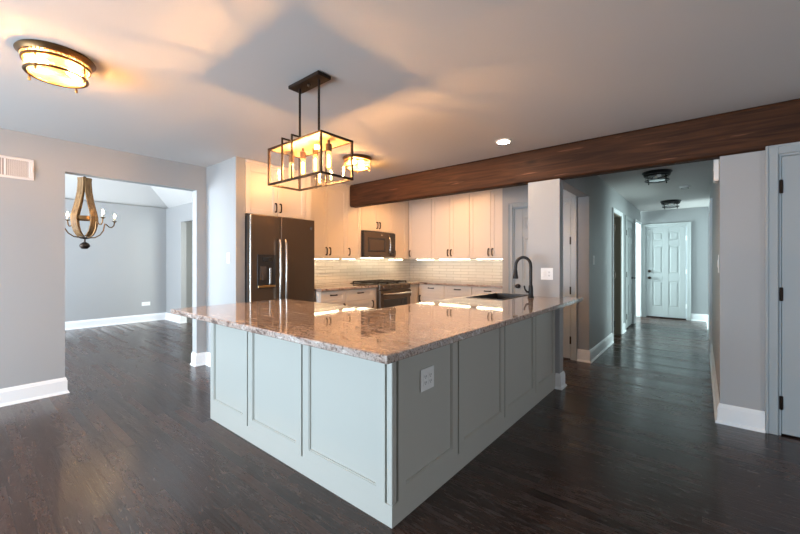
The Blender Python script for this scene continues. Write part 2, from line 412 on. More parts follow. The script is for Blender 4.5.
wall('wall_front', [(-3.0, -0.3, -4.1, -4.0, 0, CE), (2.3, 4.06, -4.1, -4.0, 0, CE), (-0.3, 2.3, -4.1, -4.0, 0, 0.75), (-0.3, 2.3, -4.1, -4.0, 2.15, CE)])
# dining room
wall('wall_dining_far', [(-2.1, 4.6, 9.1, 9.2, 0, CE)])
wall('wall_dining_right', [(2.97, 3.07, 8.27, 9.1, 0, CE), (2.97, 3.07, 6.5, 8.27, 2.08, CE), (2.97, 3.07, 4.85, 6.5, 0, CE)])
wall('wall_dining_left', [(-2.1, -2.0, 4.85, 5.6, 0, CE), (-2.1, -2.0, 8.4, 9.1, 0, CE), (-2.1, -2.0, 5.6, 8.4, 0, 0.5), (-2.1, -2.0, 5.6, 8.4, 2.3, CE)])
wall('wall_side_passage', [(4.5, 4.6, 4.85, 9.1, 0, CE), (3.07, 4.6, 4.85, 9.2, CE, CE + 0.1)])
b = MB()   # hipped, vaulted ceiling over the dining room
k = 0.71; run = 1.5; xa, xb, ya, yb = -2.1, 3.07, 4.80, 9.2
o_ = [b.bm.verts.new(p) for p in ((xa, ya, CE), (xb, ya, CE), (xb, yb, CE), (xa, yb, CE))]
i_ = [b.bm.verts.new(p) for p in ((xa + run, ya + run, CE + k * run), (xb - run, ya + run, CE + k * run), (xb - run, yb - run, CE + k * run), (xa + run, yb - run, CE + k * run))]
for q in range(4): b.bm.faces.new((o_[q], o_[(q + 1) % 4], i_[(q + 1) % 4], i_[q]))
b.bm.faces.new(i_)
dc = struct(b.build('ceiling_dining', M['dceil']))
sm = dc.modifiers.new('thick', 'SOLIDIFY'); sm.thickness = 0.05; sm.offset = 1

# window frames behind the camera and in the side rooms
def window(name, axis, pos, a0, a1, z0, z1, nm):
    r = sroot(name)
    bb = MB(); t = 0.05
    def q(u0, u1, w0, w1):
        if axis == 'x': bb.box(pos - 0.04, pos + 0.04, u0, u1, w0, w1, 0.004)
        else: bb.box(u0, u1, pos - 0.04, pos + 0.04, w0, w1, 0.004)
    q(a0, a0 + t, z0, z1); q(a1 - t, a1, z0, z1); q(a0 + t, a1 - t, z0, z0 + t); q(a0 + t, a1 - t, z1 - t, z1)
    for i in range(1, nm):
        c = a0 + (a1 - a0) * i / nm; q(c - 0.03, c + 0.03, z0 + t, z1 - t)
    bb.build('window_frame', M['trim'], r)
window('window_1', 'x', -3.05, 1.2, 4.3, 0.12, 2.2, 2)
window('window_2', 'y', -4.05, -0.3, 2.3, 0.75, 2.15, 2)
window('window_3', 'x', -2.05, 5.6, 8.4, 0.5, 2.3, 2)
window('window_4', 'y', 3.45, 9.0, 10.1, 0.6, 2.2, 1)

# baseboards
BB = [(0, 0), (0.030, 0), (0.030, 0.006), (0.024, 0.018), (0.016, 0.022), (0.016, 0.122), (0.012, 0.130), (0.012, 0.137), (0.005, 0.152), (0, 0.152)]
def baseboard(name, runs):
    """each run is a polyline of xy points with the room on its right-hand side; corners are mitred"""
    b = MB()
    for pts in runs:
        P = [Vector((x, y, 0)) for x, y in pts]
        nr = []
        for p, q in zip(P, P[1:]):
            d = (q - p).normalized(); nr.append(Vector((d.y, -d.x, 0)))
        off = []
        for i in range(len(P)):
            if i == 0: off.append(nr[0])
            elif i == len(P) - 1: off.append(nr[-1])
            else:
                m_ = nr[i - 1] + nr[i]; off.append(m_ / (m_.dot(nr[i])))
        rings = [[b.bm.verts.new(p + o * a + Vector((0, 0, z))) for a, z in BB] for p, o in zip(P, off)]
        k_ = len(BB)
        for ra, rb in zip(rings, rings[1:]):
            for i in range(k_): b.bm.faces.new((ra[i], ra[(i + 1) % k_], rb[(i + 1) % k_], rb[i]))
        b.bm.faces.new(rings[0][::-1]); b.bm.faces.new(rings[-1])
    return struct(b.build(name, M['trim']))
baseboard('baseboard_left', [[(-3, 1.2 + 3.1), (-3, 4.73), (0.68, 4.73), (0.68, 4.85)], [(1.87, 4.85), (1.87, 4.73), (1.985, 4.73), (1.985, 3.985), (2.09, 3.985)]])
baseboard('baseboard_dining', [[(-2, 9.1), (2.97, 9.1), (2.97, 8.27), (3.07, 8.27)]])
baseboard('baseboard_passage', [[(3.07, 9.1), (4.5, 9.1), (4.5, 4.85)]])
baseboard('baseboard_column', [[(3.82, 1.127), (3.82, 1.09), (3.94, 1.09), (3.94, 1.405)]])
baseboard('baseboard_hall_left', [[(PX_, 1.228), (PX_, 1.09), (6.552, 1.09)], [(7.448, 1.09), (7.79, 1.09)], [(8.83, 1.09), (9.05, 1.09)]])
baseboard('baseboard_hall_end', [[(10.1, 3.4), (10.1, 1.068)], [(10.1, 0.178), (10.1, -0.11), (7.87, -0.11)], [(6.53, -0.11), (3.82, -0.11), (3.82, -0.362)]])
baseboard('baseboard_right', [[(3.82, -1.318), (3.82, -4.0)]])
baseboard('baseboard_back', [[(-3, -4), (-3, 1.2)]])

# ------------------------------------------------------------------ doors
def casing(b, x0, x1, top, w=0.065, y=0.0, t=0.018):
    """flat-and-step casing around opening x0..x1, wall face at y, sticking out to -y"""
    for (a0, a1) in ((x0 - w, x0), (x1, x1 + w)): b.box(a0, a1, y - t, y, 0, top + w, 0.003)
    b.box(x0, x1, y - t, y, top, top + w, 0.003)
    o = 0.014
    b.box(x0 - w - 0.001, x0 - w + o, y - t - 0.008, y, 0, top + w + 0.001, 0.003); b.box(x1 + w - o, x1 + w + 0.001, y - t - 0.008, y, 0, top + w + 0.001, 0.003)
    b.box(x0 - w + o, x1 + w - o, y - t - 0.008, y, top + w - o, top + w + 0.001, 0.003)
def jamb(b, x0, x1, top, y0, y1):
    b.box(x0 - 0.0005, x0 + 0.016, y0, y1, 0, top); b.box(x1 - 0.016, x1 + 0.0005, y0, y1, 0, top); b.box(x0 + 0.016, x1 - 0.016, y0, y1, top - 0.016, top + 0.0005)
def six_panel(b, x0, x1, z0, z1, y0, y1):
    """moulded six panel slab between y0 (front) and y1"""
    d = 0.008; sw = 0.115; mw = 0.10; W = x1 - x0
    b.box(x0, x1, y0 + d, y1 - d, z0, z1)
    zs = [z0 + 0.22, z0 + 0.80, z0 + 0.97, z0 + 1.60, z0 + 1.71, z1 - 0.11]
    xc = (x0 + x1) / 2
    for (f0, f1, fo) in ((y0, y0 + d, y0), (y1 - d, y1, y1)):
        for a0, a1 in ((x0, x0 + sw), (xc - mw / 2, xc + mw / 2), (x1 - sw, x1)): b.box(a0, a1, f0, f1, z0, z1, 0.002)
        for c0, c1 in ((z0, zs[0]), (zs[1], zs[2]), (zs[3], zs[4]), (zs[5], z1)):
            for a0, a1 in ((x0 + sw, xc - mw / 2), (xc + mw / 2, x1 - sw)): b.box(a0, a1, f0, f1, c0, c1, 0.002)
        for c0, c1 in ((zs[0], zs[1]), (zs[2], zs[3]), (zs[4], zs[5])):
            for a0, a1 in ((x0 + sw, xc - mw / 2), (xc + mw / 2, x1 - sw)):
                base = y0 + d if fo == y0 else y1 - d
                tip = y0 + 0.002 if fo == y0 else y1 - 0.002
                b.frustum(a0 + 0.022, a1 - 0.022, c0 + 0.022, c1 - 0.022, base, tip, 0.022)
def hinges(root, x, y, zs, mat='bronze'):
    for z in zs:
        hb = MB(); hb.cyl((x, y, z - 0.05), 0.0065, 0.10, 10); hb.box(x - 0.010, x + 0.010, y + 0.002, y + 0.005, z - 0.047, z + 0.047)
        hb.build('hinge', M[mat], root)
def knob(root, x, y, z, mat='bronze', r=0.028):
    k_ = MB(); k_.lathe([(0, 0), (0.032, 0), (0.032, 0.006), (0.012, 0.010), (0.011, 0.030), (r, 0.042), (r, 0.056), (r * 0.7, 0.066), (0, 0.068)], (x, y, z), 20, axis=(0, -1, 0))
    return k_.build('door_knob', M[mat], root, True)
def deadbolt(root, x, y, z):
    k_ = MB(); k_.lathe([(0, 0), (0.03, 0), (0.03, 0.012), (0.022, 0.018), (0, 0.018)], (x, y, z), 20, axis=(0, -1, 0)); k_.box(x - 0.006, x + 0.006, y - 0.034, y - 0.016, z - 0.018, z + 0.018, 0.003)
    k_.build('deadbolt', M['bronze'], root, True)

# right foreground door: local x runs toward -Y world; wall face X=3.82
def door_root(name, X, Y): return sroot(name, (X, Y, 0), FACE_W)
r = door_root('door_1', 3.82, -0.43)          # local x 0 .. 0.82
b = MB(); casing(b, 0, 0.82, 2.045); jamb(b, 0, 0.82, 2.045, 0, 0.12); b.build('casing', M['door'], r)
b = MB(); six_panel(b, 0.019, 0.801, 0.012, 2.026, 0.004, 0.042); b.build('door_slab', M['door'], r)
hinges(r, 0.016, -0.004, (0.237, 1.026, 1.808)); knob(r, 0.73, 0.004, 0.95)
# pantry door behind the column
r = door_root('door_2', PX_, 2.075)           # local x 0 .. 0.78
b = MB(); casing(b, 0, 0.78, 2.03); jamb(b, 0, 0.78, 2.03, 0, 0.11); b.build('casing', M['door'], r)
b = MB(); six_panel(b, 0.019, 0.761, 0.012, 2.011, 0.004, 0.042); b.build('door_slab', M['door'], r)
hinges(r, 0.764, -0.004, (0.25, 0.892, 1.536)); knob(r, 0.075, 0.004, 0.92)
# hall end door
r = door_root('door_3', 10.1, 1.0)            # local x 0 .. 0.755
b = MB(); casing(b, 0, 0.755, 2.06); jamb(b, 0, 0.755, 2.06, 0, 0.12); b.build('casing', M['hdoor'], r)
b = MB(); six_panel(b, 0.019, 0.736, 0.03, 2.041, 0.006, 0.048); b.build('door_slab', M['hdoor'], r)
MB().box(0.017, 0.738, -0.004, 0.05, 0.0, 0.026, 0.003).build('threshold', M['bronze'], r)
hinges(r, 0.741, -0.004, (0.30, 1.05, 1.78), 'white'); knob(r, 0.075, 0.006, 0.90); deadbolt(r, 0.075, 0.006, 1.05)
# closed panelled door on the left of the hall (local frame = world, faces -Y)
r = sroot('door_4', (7.86, 1.09, 0))
b = MB(); casing(b, 0, 0.90, 2.05); jamb(b, 0, 0.90, 2.05, 0, 0.12); b.build('casing', M['hdoor'], r)
b = MB(); six_panel(b, 0.019, 0.881, 0.02, 2.03, -0.002, 0.036); b.build('door_slab', M['hdoor'], r)
hinges(r, 0.014, -0.022, (0.25, 1.03, 1.80))
k_ = MB(); k_.cyl((0.80, -0.002, 0.94), 0.027, 0.012, 18, axis=(0, -1, 0)); k_.tube([(0.80, -0.014, 0.94), (0.80, -0.055, 0.94), (0.79, -0.062, 0.94), (0.70, -0.062, 0.94)], 0.009, 10)
k_.build('lever_handle', M['bronze'], r, True)
# doorway with the door folded into the dark closet
r = sroot('door_5', (6.62, 1.09, 0))
b = MB(); casing(b, 0, 0.76, 2.05); b.build('casing', M['trim'], r)
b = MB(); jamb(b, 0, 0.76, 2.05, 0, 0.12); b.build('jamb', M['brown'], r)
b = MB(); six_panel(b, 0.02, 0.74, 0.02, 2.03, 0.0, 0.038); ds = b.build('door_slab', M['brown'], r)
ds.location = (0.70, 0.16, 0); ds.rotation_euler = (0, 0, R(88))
for z in (0.28, 1.05, 1.80):
    MB().cyl((0.012, -0.024, z - 0.05), 0.012, 0.10, 10).build('hinge', M['bronze'], r)
b = MB(); casing(b, -7.8, -6.6, 2.06); jamb(b, -7.8, -6.6, 2.06, 0, 0.12)
o = struct(b.build('trim_2', M['trim'])); o.location = (0, -0.11, 0); o.rotation_euler = (0, 0, PI)
# cased opening by the hall end
b = MB(); casing(b, 9.08, 10.05, 2.13, 0.03, 1.09, 0.016); jamb(b, 9.08, 10.05, 2.13, 1.09, 1.21)
struct(b.build('trim_1', M['trim']))

# ------------------------------------------------------------------ wooden beam
b = MB()
b.box(3.805, 3.948, -4.0, 4.131, 2.09, CE - 0.002, 0.030, 3)
tag(b.build('ceiling_beam', M['beam']), 'long dark-stained rough wooden beam running under the ceiling across the room', 'beam')

# ------------------------------------------------------------------ cabinet helpers
def shaker(b, x0, x1, z0, z1, yf, t=0.02, s=0.058, rec=0.008, bev=0.0018):
    b.box(x0 + s - 0.004, x1 - s + 0.004, yf + rec, yf + t, z0 + s - 0.004, z1 - s + 0.004)
    b.box(x0, x0 + s, yf, yf + t, z0, z1, bev); b.box(x1 - s, x1, yf, yf + t, z0, z1, bev)
    b.box(x0 + s, x1 - s, yf, yf + t, z0, z0 + s, bev); b.box(x0 + s, x1 - s, yf, yf + t, z1 - s, z1, bev)
    e = 0.006   # inner bead
    for q in ((x0 + s, x0 + s + e, z0 + s, z1 - s), (x1 - s - e, x1 - s, z0 + s, z1 - s), (x0 + s + e, x1 - s - e, z0 + s, z0 + s + e), (x0 + s + e, x1 - s - e, z1 - s - e, z1 - s)):
        b.box(q[0], q[1], yf + 0.004, yf + t, q[2], q[3])
def pull(parent, x, y, z, vertical=True, L=0.10):
    b = MB(); h = L / 2
    pts = [(-h, 0), (-h, -0.018), (-h * 0.8, -0.027), (0, -0.031), (h * 0.8, -0.027), (h, -0.018), (h, 0)]
    P = [(x, y + d, z + a) if vertical else (x + a, y + d, z) for a, d in pts]
    b.tube(P, [0.010, 0.009, 0.0085, 0.008, 0.0085, 0.009, 0.010], 8)
    return b.build('handle', M['bronze'], parent, True)
CABG = {}
def cabinet(name, label, loc, rz, W, D, z0, z1, fronts, group, mat='cab', toe=False):
    """fronts: list of (kind, x0, x1, z0, z1, handle x, handle z, vertical) in local coords, front face at y=0"""
    t = thing(name, label, 'cabinet', loc, rz, group)
    b = MB()
    if toe:
        b.box(0.001, W - 0.001, 0.021, D, 0.10, z1); b.box(0.001, W - 0.001, 0.08, D, 0, 0.10)
    else:
        b.box(0.001, W - 0.001, 0.021, D, z0, z1)
    b.build('body', M[mat], t)
    xm = max(f[2] for f in fronts)
    if W - xm > 0.02:
        MB().box(xm + 0.004, W, 0.002, 0.0208, (0.11 if toe else z0), z1, 0.001).build('filler_strip', M[mat], t)
    for kd, x0, x1, c0, c1, hx, hz, v in fronts:
        db = MB(); shaker(db, x0, x1, c0, c1, 0.0, s=0.05 if kd == 'drawer' else 0.058)
        d = db.build(kd, M[mat], t)
        pull(d, hx, 0.0, hz, v)
    return t
UB, UT = 1.315, 2.36
def upper(label, loc, rz, W, doors, z0=UB, z1=UT, D=0.295, hz=None):
    f = []
    hz = hz if hz is not None else z0 + 0.10
    for x0, x1, side in doors:
        f.append(('door', x0 + 0.002, x1 - 0.002, z0 + 0.004, z1, x0 + 0.032 if side == 'l' else x1 - 0.032, hz, True))
    t = cabinet('wall_cabinet', label, loc, rz, W, D, z0, z1 + 0.001, f, 'white wall cabinets of the kitchen')
    cb = MB(); cb.box(0.001, W - 0.001, 0.003, D, z1 + 0.001, CE - 0.003); cb.box(0.001, W - 0.001, -0.018, 0.003, z1 + 0.030, CE - 0.003, 0.006)
    cb.build('crown', M['cab'], t)
    return t
YB = 4.15   # fronts of wall cabinets on the range wall
upper('wide white two-door cabinet above the refrigerator', (2.095, 3.985, 0), 0, 0.905, [(0, 0.41, 'r'), (0.41, 0.82, 'l')], 1.812, 2.36, 0.72, 1.915)
upper('white two-door wall cabinet between refrigerator and single-door cabinet', (3.04, YB, 0), 0, 0.745, [(0, 0.3725, 'r'), (0.3725, 0.745, 'l')])
upper('narrow white single-door wall cabinet left of the microwave', (3.786, YB, 0), 0, 0.30, [(0, 0.30, 'l')])
upper('short white two-door cabinet directly above the microwave', (4.09, YB, 0), 0, 0.76, [(0, 0.38, 'r'), (0.38, 0.76, 'l')], 1.765)
upper('slim white wall cabinet right of the microwave in the corner', (4.854, YB, 0), 0, 0.4455, [(0, 0.38, 'l')])
XR = 5.30
upper('white single-door wall cabinet beginning the right-hand run by the corner', (XR, 4.149, 0), FACE_W, 0.504, [(0, 0.504, 'l')], D=0.41)
upper('white two-door wall cabinet in the middle of the right-hand run', (XR, 3.642, 0), FACE_W, 0.735, [(0, 0.3675, 'r'), (0.3675, 0.735, 'l')], D=0.41)
upper('white two-door wall cabinet at the right end beside the pantry wall', (XR, 2.905, 0), FACE_W, 0.665, [(0, 0.37, 'r'), (0.37, 0.665, 'l')], D=0.41)

def base(label, loc, rz, W, fronts, D=0.60):
    return cabinet('base_cabinet', label, loc, rz, W, D, 0, 0.872, fronts, 'white base cabinets under the back counters', toe=True)
def drawer_door(W, side): 
    hx = 0.035 if side == 'l' else W - 0.035
    return [('drawer', 0.003, W - 0.003, 0.712, 0.865, W / 2, 0.815, False), ('door', 0.003, W - 0.003, 0.11, 0.706, hx, 0.63, True)]
YF = 3.82
base('white base cabinet with drawer next to the refrigerator', (3.02, YF, 0), 0, 0.438, drawer_door(0.438, 'r'))
w = 0.53
base('white base cabinet with drawer immediately left of the range', (3.46, YF, 0), 0, 0.625, drawer_door(0.56, 'r'))
base('slim tall-door base cabinet right of the range', (4.856, YF, 0), 0, 0.3035, [('door', 0.003, 0.27, 0.11, 0.865, 0.04, 0.74, True)])
XF = 5.16
base('white drawer base cabinet nearest the range corner on the right-hand run', (XF, 3.819, 0), FACE_W, 0.519, drawer_door(0.519, 'l'), 0.55)
base('middle white drawer base cabinet of the right-hand run', (XF, 3.297, 0), FACE_W, 0.51, drawer_door(0.51, 'r'), 0.55)
base('white drawer base cabinet against the pantry wall', (XF, 2.784, 0), FACE_W, 0.54, drawer_door(0.54, 'l'), 0.55)

# backsplash and counters along the walls
struct(MB().box(3.036, 5.708, 4.438, 4.449, 0.912, 1.40).build('wall_backsplash_back', M['tilex']))
struct(MB().box(5.708, 5.719, 2.24, 4.438, 0.912, 1.40).build('wall_backsplash_right', M['tiley']))
tag(MB().box(3.012, 4.084, YF - 0.028, 4.436, 0.874, 0.910, 0.006, 2).build('countertop', M['granite']), 'granite countertop between refrigerator and range', 'countertop', 'granite counters along the kitchen walls')
b = MB(); b.prism([(4.858, 4.436), (4.858, YF - 0.028), (XF - 0.028, YF - 0.028), (XF - 0.028, 2.24), (5.706, 2.24), (5.706, 4.436)], 0.874, 0.910)
tag(b.build('countertop', M['granite']), 'granite corner countertop right of the range along the tiled wall', 'countertop', 'granite counters along the kitchen walls')

# under-cabinet strips
def strip_light(label, loc, rz, L):
    t = thing('under_cabinet_light', label, 'light', loc, rz, 'light strips under the wall cabinets')
    MB().box(0, L, 0, 0.035, 0.006, 0.014).build('housing', M['white'], t)
    MB().box(0.01, L - 0.01, 0.011, 0.024, 0.0, 0.006).build('diffuser', M['led'], t)
strip_light('glowing strip light under the two-door cabinet beside the refrigerator', (3.10, 4.25, UB - 0.0145), 0, 0.62)
strip_light('glowing strip light under the narrow cabinet left of the microwave', (3.80, 4.25, UB - 0.0145), 0, 0.26)
strip_light('glowing strip light under the microwave over the range', (4.15, 4.30, 1.338 - 0.0155), 0, 0.64)
strip_light('glowing strip light under the corner cabinet right of the microwave', (4.88, 4.25, UB - 0.0145), 0, 0.38)
strip_light('glowing strip light under the first cabinet of the right-hand run', (5.42, 4.08, UB - 0.0145), FACE_W, 0.40)
strip_light('glowing strip light under the middle cabinet of the right-hand run', (5.42, 3.58, UB - 0.0145), FACE_W, 0.62)
strip_light('glowing strip light under the last cabinet beside the pantry wall', (5.42, 2.85, UB - 0.0145), FACE_W, 0.56)

# ------------------------------------------------------------------ refrigerator
t = thing('refrigerator', 'dark slate french-door refrigerator with ice dispenser beside the wall end', 'refrigerator', (2.10, 3.895, 0))
W = 0.888
MB().box(0.006, W - 0.006, 0.075, 0.78, 0.02, 1.79, 0.006).build('body', M['blackplastic'], t)
MB().box(0.02, W - 0.02, 0.10, 0.70, 0.0, 0.02).build('base', M['blackplastic'], t)
xs = 0.392
d = MB().box(0.0, xs - 0.003, 0.0, 0.07, 0.70, 1.80, 0.010, 3).build('door', M['slate'], t)
MB().box(0.0, 0.022, -0.003, 0.02, 0.71, 1.79, 0.004).build('edge_trim', M['steel'], d)
def fr_handle(x, par):
    b = MB()
    b.tube([(x, 0.0, 0.80), (x, -0.035, 0.80), (x, -0.05, 0.83), (x, -0.058, 1.15), (x, -0.05, 1.48), (x, -0.035, 1.52), (x, 0.0, 1.52)], 0.0135, 12)
    b.build('handle', M['steel'], par, True)
fr_handle(xs - 0.040, d)
b = MB(); b.box(0.085, 0.315, -0.004, 0.002, 0.955, 1.345, 0.004); b.build('dispenser_panel', M['blackplastic'], d)
b = MB(); b.box(0.15, 0.27, -0.007, -0.003, 1.265, 1.315, 0.002); b.build('display', M['dkglass'], d)
b = MB(); b.box(0.115, 0.20, -0.010, -0.003, 1.06, 1.21, 0.002); b.box(0.14, 0.175, -0.016, -0.009, 1.05, 1.12, 0.003); b.build('dispenser_recess', M['midglass'], d)
b = MB(); b.box(0.235, 0.262, -0.012, -0.003, 1.00, 1.19, 0.004); b.build('dispenser_lever', M['steel'], d)
b = MB(); b.box(0.090, 0.310, -0.020, -0.003, 0.965, 0.990, 0.004); b.build('drip_tray', M['brass'], d)
d2 = MB().box(xs + 0.003, W, 0.0, 0.07, 0.70, 1.80, 0.010, 3).build('door', M['slate'], t)
fr_handle(xs + 0.040, d2)
MB().cyl((W - 0.06, 0.0, 1.69), 0.016, 0.003, 20, axis=(0, -1, 0)).build('badge', M['steel'], d2)
d3 = MB().box(0.0, W, 0.0, 0.07, 0.06, 0.69, 0.010, 3).build('freezer_drawer', M['slate'], t)
b = MB(); b.tube([(0.08, 0, 0.62), (0.08, -0.045, 0.62), (0.11, -0.055, 0.62), (W - 0.11, -0.055, 0.62), (W - 0.08, -0.045, 0.62), (W - 0.08, 0, 0.62)], 0.0135, 12); b.build('handle', M['steel'], d3, True)

# ------------------------------------------------------------------ microwave
t = thing('microwave', 'dark slate over-the-range microwave mounted under the short cabinet', 'microwave', (4.093, 4.085, 1.338))
W, Hm = 0.754, 0.418
MB().box(0.0, W, 0.022, 0.35, 0.0, Hm, 0.004).build('body', M['blackplastic'], t)
d = MB().box(0.002, 0.600, 0.0, 0.021, 0.03, Hm - 0.012, 0.005, 2).build('door', M['slate'], t)
MB().box(0.075, 0.490, -0.003, 0.004, 0.085, 0.315, 0.003).build('window', M['dkglass'], d)
MB().box(0.110, 0.455, -0.005, -0.002, 0.115, 0.285, 0.002).build('window_mesh', M['slate'], d)
b = MB(); b.tube([(0.565, 0, 0.075), (0.565, -0.03, 0.08), (0.565, -0.045, 0.12), (0.565, -0.050, 0.205), (0.565, -0.045, 0.29), (0.565, -0.03, 0.33), (0.565, 0, 0.335)], 0.012, 12); b.build('handle', M['steel'], d, True)
MB().cyl((0.40, 0.0, 0.365), 0.014, 0.003, 20, axis=(0, -1, 0)).build('badge', M['steel'], d)
MB().box(0.603, W - 0.002, 0.0, 0.021, 0.03, Hm - 0.012, 0.005, 2).build('control_panel', M['dkglass'], t)
for i in range(5):
    for j in range(3): MB().box(0.628 + j * 0.036, 0.650 + j * 0.036, -0.0015, 0.002, 0.07 + i * 0.042, 0.092 + i * 0.042, 0.001).build('key', M['blackplastic'], t)
MB().box(0.002, W - 0.002, 0.0, 0.021, 0.002, 0.027, 0.003).build('vent_grille', M['slate'], t)

# ------------------------------------------------------------------ range
t = thing('gas_range', 'dark slate slide-in gas range with black grates below the microwave', 'range', (4.092, 3.757, 0))
W = 0.756
MB().box(0.0, W, 0.045, 0.66, 0.04, 0.895, 0.003).build('body', M['slate'], t)
MB().box(0.02, W - 0.02, 0.08, 0.62, 0.0, 0.04).build('base', M['blackplastic'], t)
MB().box(-0.0, W, 0.03, 0.66, 0.896, 0.916, 0.005, 2).build('cooktop', M['blackplastic'], t)
b = MB(); b.box(0.0, W, 0.0, 0.044, 0.825, 0.912, 0.010, 2); cp = b.build('control_panel', M['slate'], t)
for i in range(5):
    x = 0.09 + i * (W - 0.18) / 4
    MB().lathe([(0, 0), (0.020, 0), (0.020, 0.006), (0.016, 0.010), (0.014, 0.024), (0, 0.026)], (x, 0.0, 0.868), 18, axis=(0, -1, 0)).build('knob', M['slate'], t, True)
d = MB().box(0.004, W - 0.004, 0.0, 0.043, 0.24, 0.815, 0.006, 2).build('oven_door', M['slate'], t)
MB().box(0.09, W - 0.09, -0.003, 0.003, 0.34, 0.68, 0.003).build('window', M['dkglass'], d)
b = MB(); b.tube([(0.05, 0, 0.765), (0.05, -0.045, 0.765), (0.08, -0.06, 0.765), (W / 2, -0.066, 0.765), (W - 0.08, -0.06, 0.765), (W - 0.05, -0.045, 0.765), (W - 0.05, 0, 0.765)], 0.0145, 12); b.build('handle', M['steel'], d, True)
d = MB().box(0.004, W - 0.004, 0.0, 0.043, 0.055, 0.232, 0.006, 2).build('warming_drawer', M['slate'], t)
b = MB(); b.tube([(0.12, 0, 0.19), (0.12, -0.04, 0.19), (W - 0.12, -0.04, 0.19), (W - 0.12, 0, 0.19)], 0.010, 10); b.build('handle', M['steel'], d, True)
for i in range(3):
    gx0 = 0.022 + i * 0.241; gx1 = gx0 + 0.230
    b = MB(); zt = 0.948
    for xx in (gx0, gx1 - 0.014): b.box(xx, xx + 0.014, 0.07, 0.62, zt - 0.016, zt, 0.003)
    for yy in (0.07, 0.205, 0.338, 0.47, 0.606): b.box(gx0, gx1, yy, yy + 0.014, zt - 0.016, zt + 0.004, 0.003)
    b.box((gx0 + gx1) / 2 - 0.007, (gx0 + gx1) / 2 + 0.007, 0.07, 0.62, zt - 0.016, zt + 0.004, 0.003)
    for xx in (gx0, gx1 - 0.014):
        for yy in (0.07, 0.606): b.box(xx, xx + 0.014, yy, yy + 0.014, 0.9165, zt - 0.014)
    b.build('grate', M['iron'], t)
    for yy in ((0.345,) if i == 1 else (0.205, 0.477)):
        MB().lathe([(0, 0.916), (0.052, 0.9165), (0.050, 0.922), (0.036, 0.924), (0.034, 0.930), (0, 0.931)], ((gx0 + gx1) / 2, yy, 0), 20).build('burner', M['iron'], t, True)

# ------------------------------------------------------------------ island (L shaped)
t = thing('island_cabinet', 'sage grey panelled L-shaped kitchen island base under the big granite top', 'island', (1.315, 1.130, 0))
# local axes: x along world X, y along world Y; the panelled faces are x=0 (seen from -X) and y=0
b = MB()
b.box(0.019, 2.499, 0.019, 0.10, 0.0, 0.874); b.box(0.019, 0.62, 0.10, 1.93, 0.0, 0.874)
b.box(0.62, 1.80, 0.10, 0.70, 0.0, 0.874); b.box(1.80, 2.499, 0.10, 0.28, 0.0, 0.874); b.box(1.80, 2.62, 0.28, 0.70, 0.0, 0.66)
b.box(2.56, 2.62, 0.28, 0.70, 0.66, 0.874); b.box(1.80, 2.56, 0.665, 0.70, 0.66, 0.874)
b.build('body', M['isl'], t)
b = MB(); PL = 0.104
b.prism([(0, 0), (2.499, 0), (2.499, 0.0188), (0.0188, 0.0188), (0.0188, 1.93), (0, 1.93)], 0.0, PL); b.build('plinth', M['isl'], t)
def isl_panel(a0, a1, side):
    b = MB(); shaker(b, a0, a1, PL + 0.0002, 0.8735, 0.0, t=0.0185, s=0.058, rec=0.012, bev=0.0)
    o = b.build('panel', M['isl'], t)
    if side == 'x':     # turn so local front faces -X, running from Y high to low
        o.rotation_euler = (0, 0, FACE_W); o.location = (0, 1.93, 0)
    return o
for a0, a1 in ((0.0, 0.579), (0.594, 1.216), (1.231, 1.884)): isl_panel(a0, a1, 'x')
for a0, a1 in ((0.048, 0.604), (0.619, 1.278), (1.293, 1.938), (1.953, 2.497)): isl_panel(a0, a1, 'y')
b = MB(); b.box(0.0, 0.034, 0.0, 0.034, PL + 0.0002, 0.8735, 0.004, 2); b.build('corner_post', M['isl'], t)
# kitchen side fronts of the island
for (a0, a1) in ((0.66, 1.22), (1.225, 1.80), (1.805, 2.45)):
    b = MB(); shaker(b, -a1, -a0, 0.11, 0.865, 0.0, t=0.019); o = b.build('door', M['isl'], t); o.rotation_euler = (0, 0, PI); o.location = (0, 0.720, 0)
    pull(o, -a0 - 0.04, 0.0, 0.74)
for (a0, a1) in ((0.745, 1.33), (1.335, 1.92)):
    b = MB(); shaker(b, a0, a1, 0.11, 0.865, 0.0, t=0.019); o = b.build('door', M['isl'], t); o.rotation_euler = (0, 0, R(90)); o.location = (0.640, 0, 0)
    pull(o, a1 - 0.04, 0.0, 0.74)

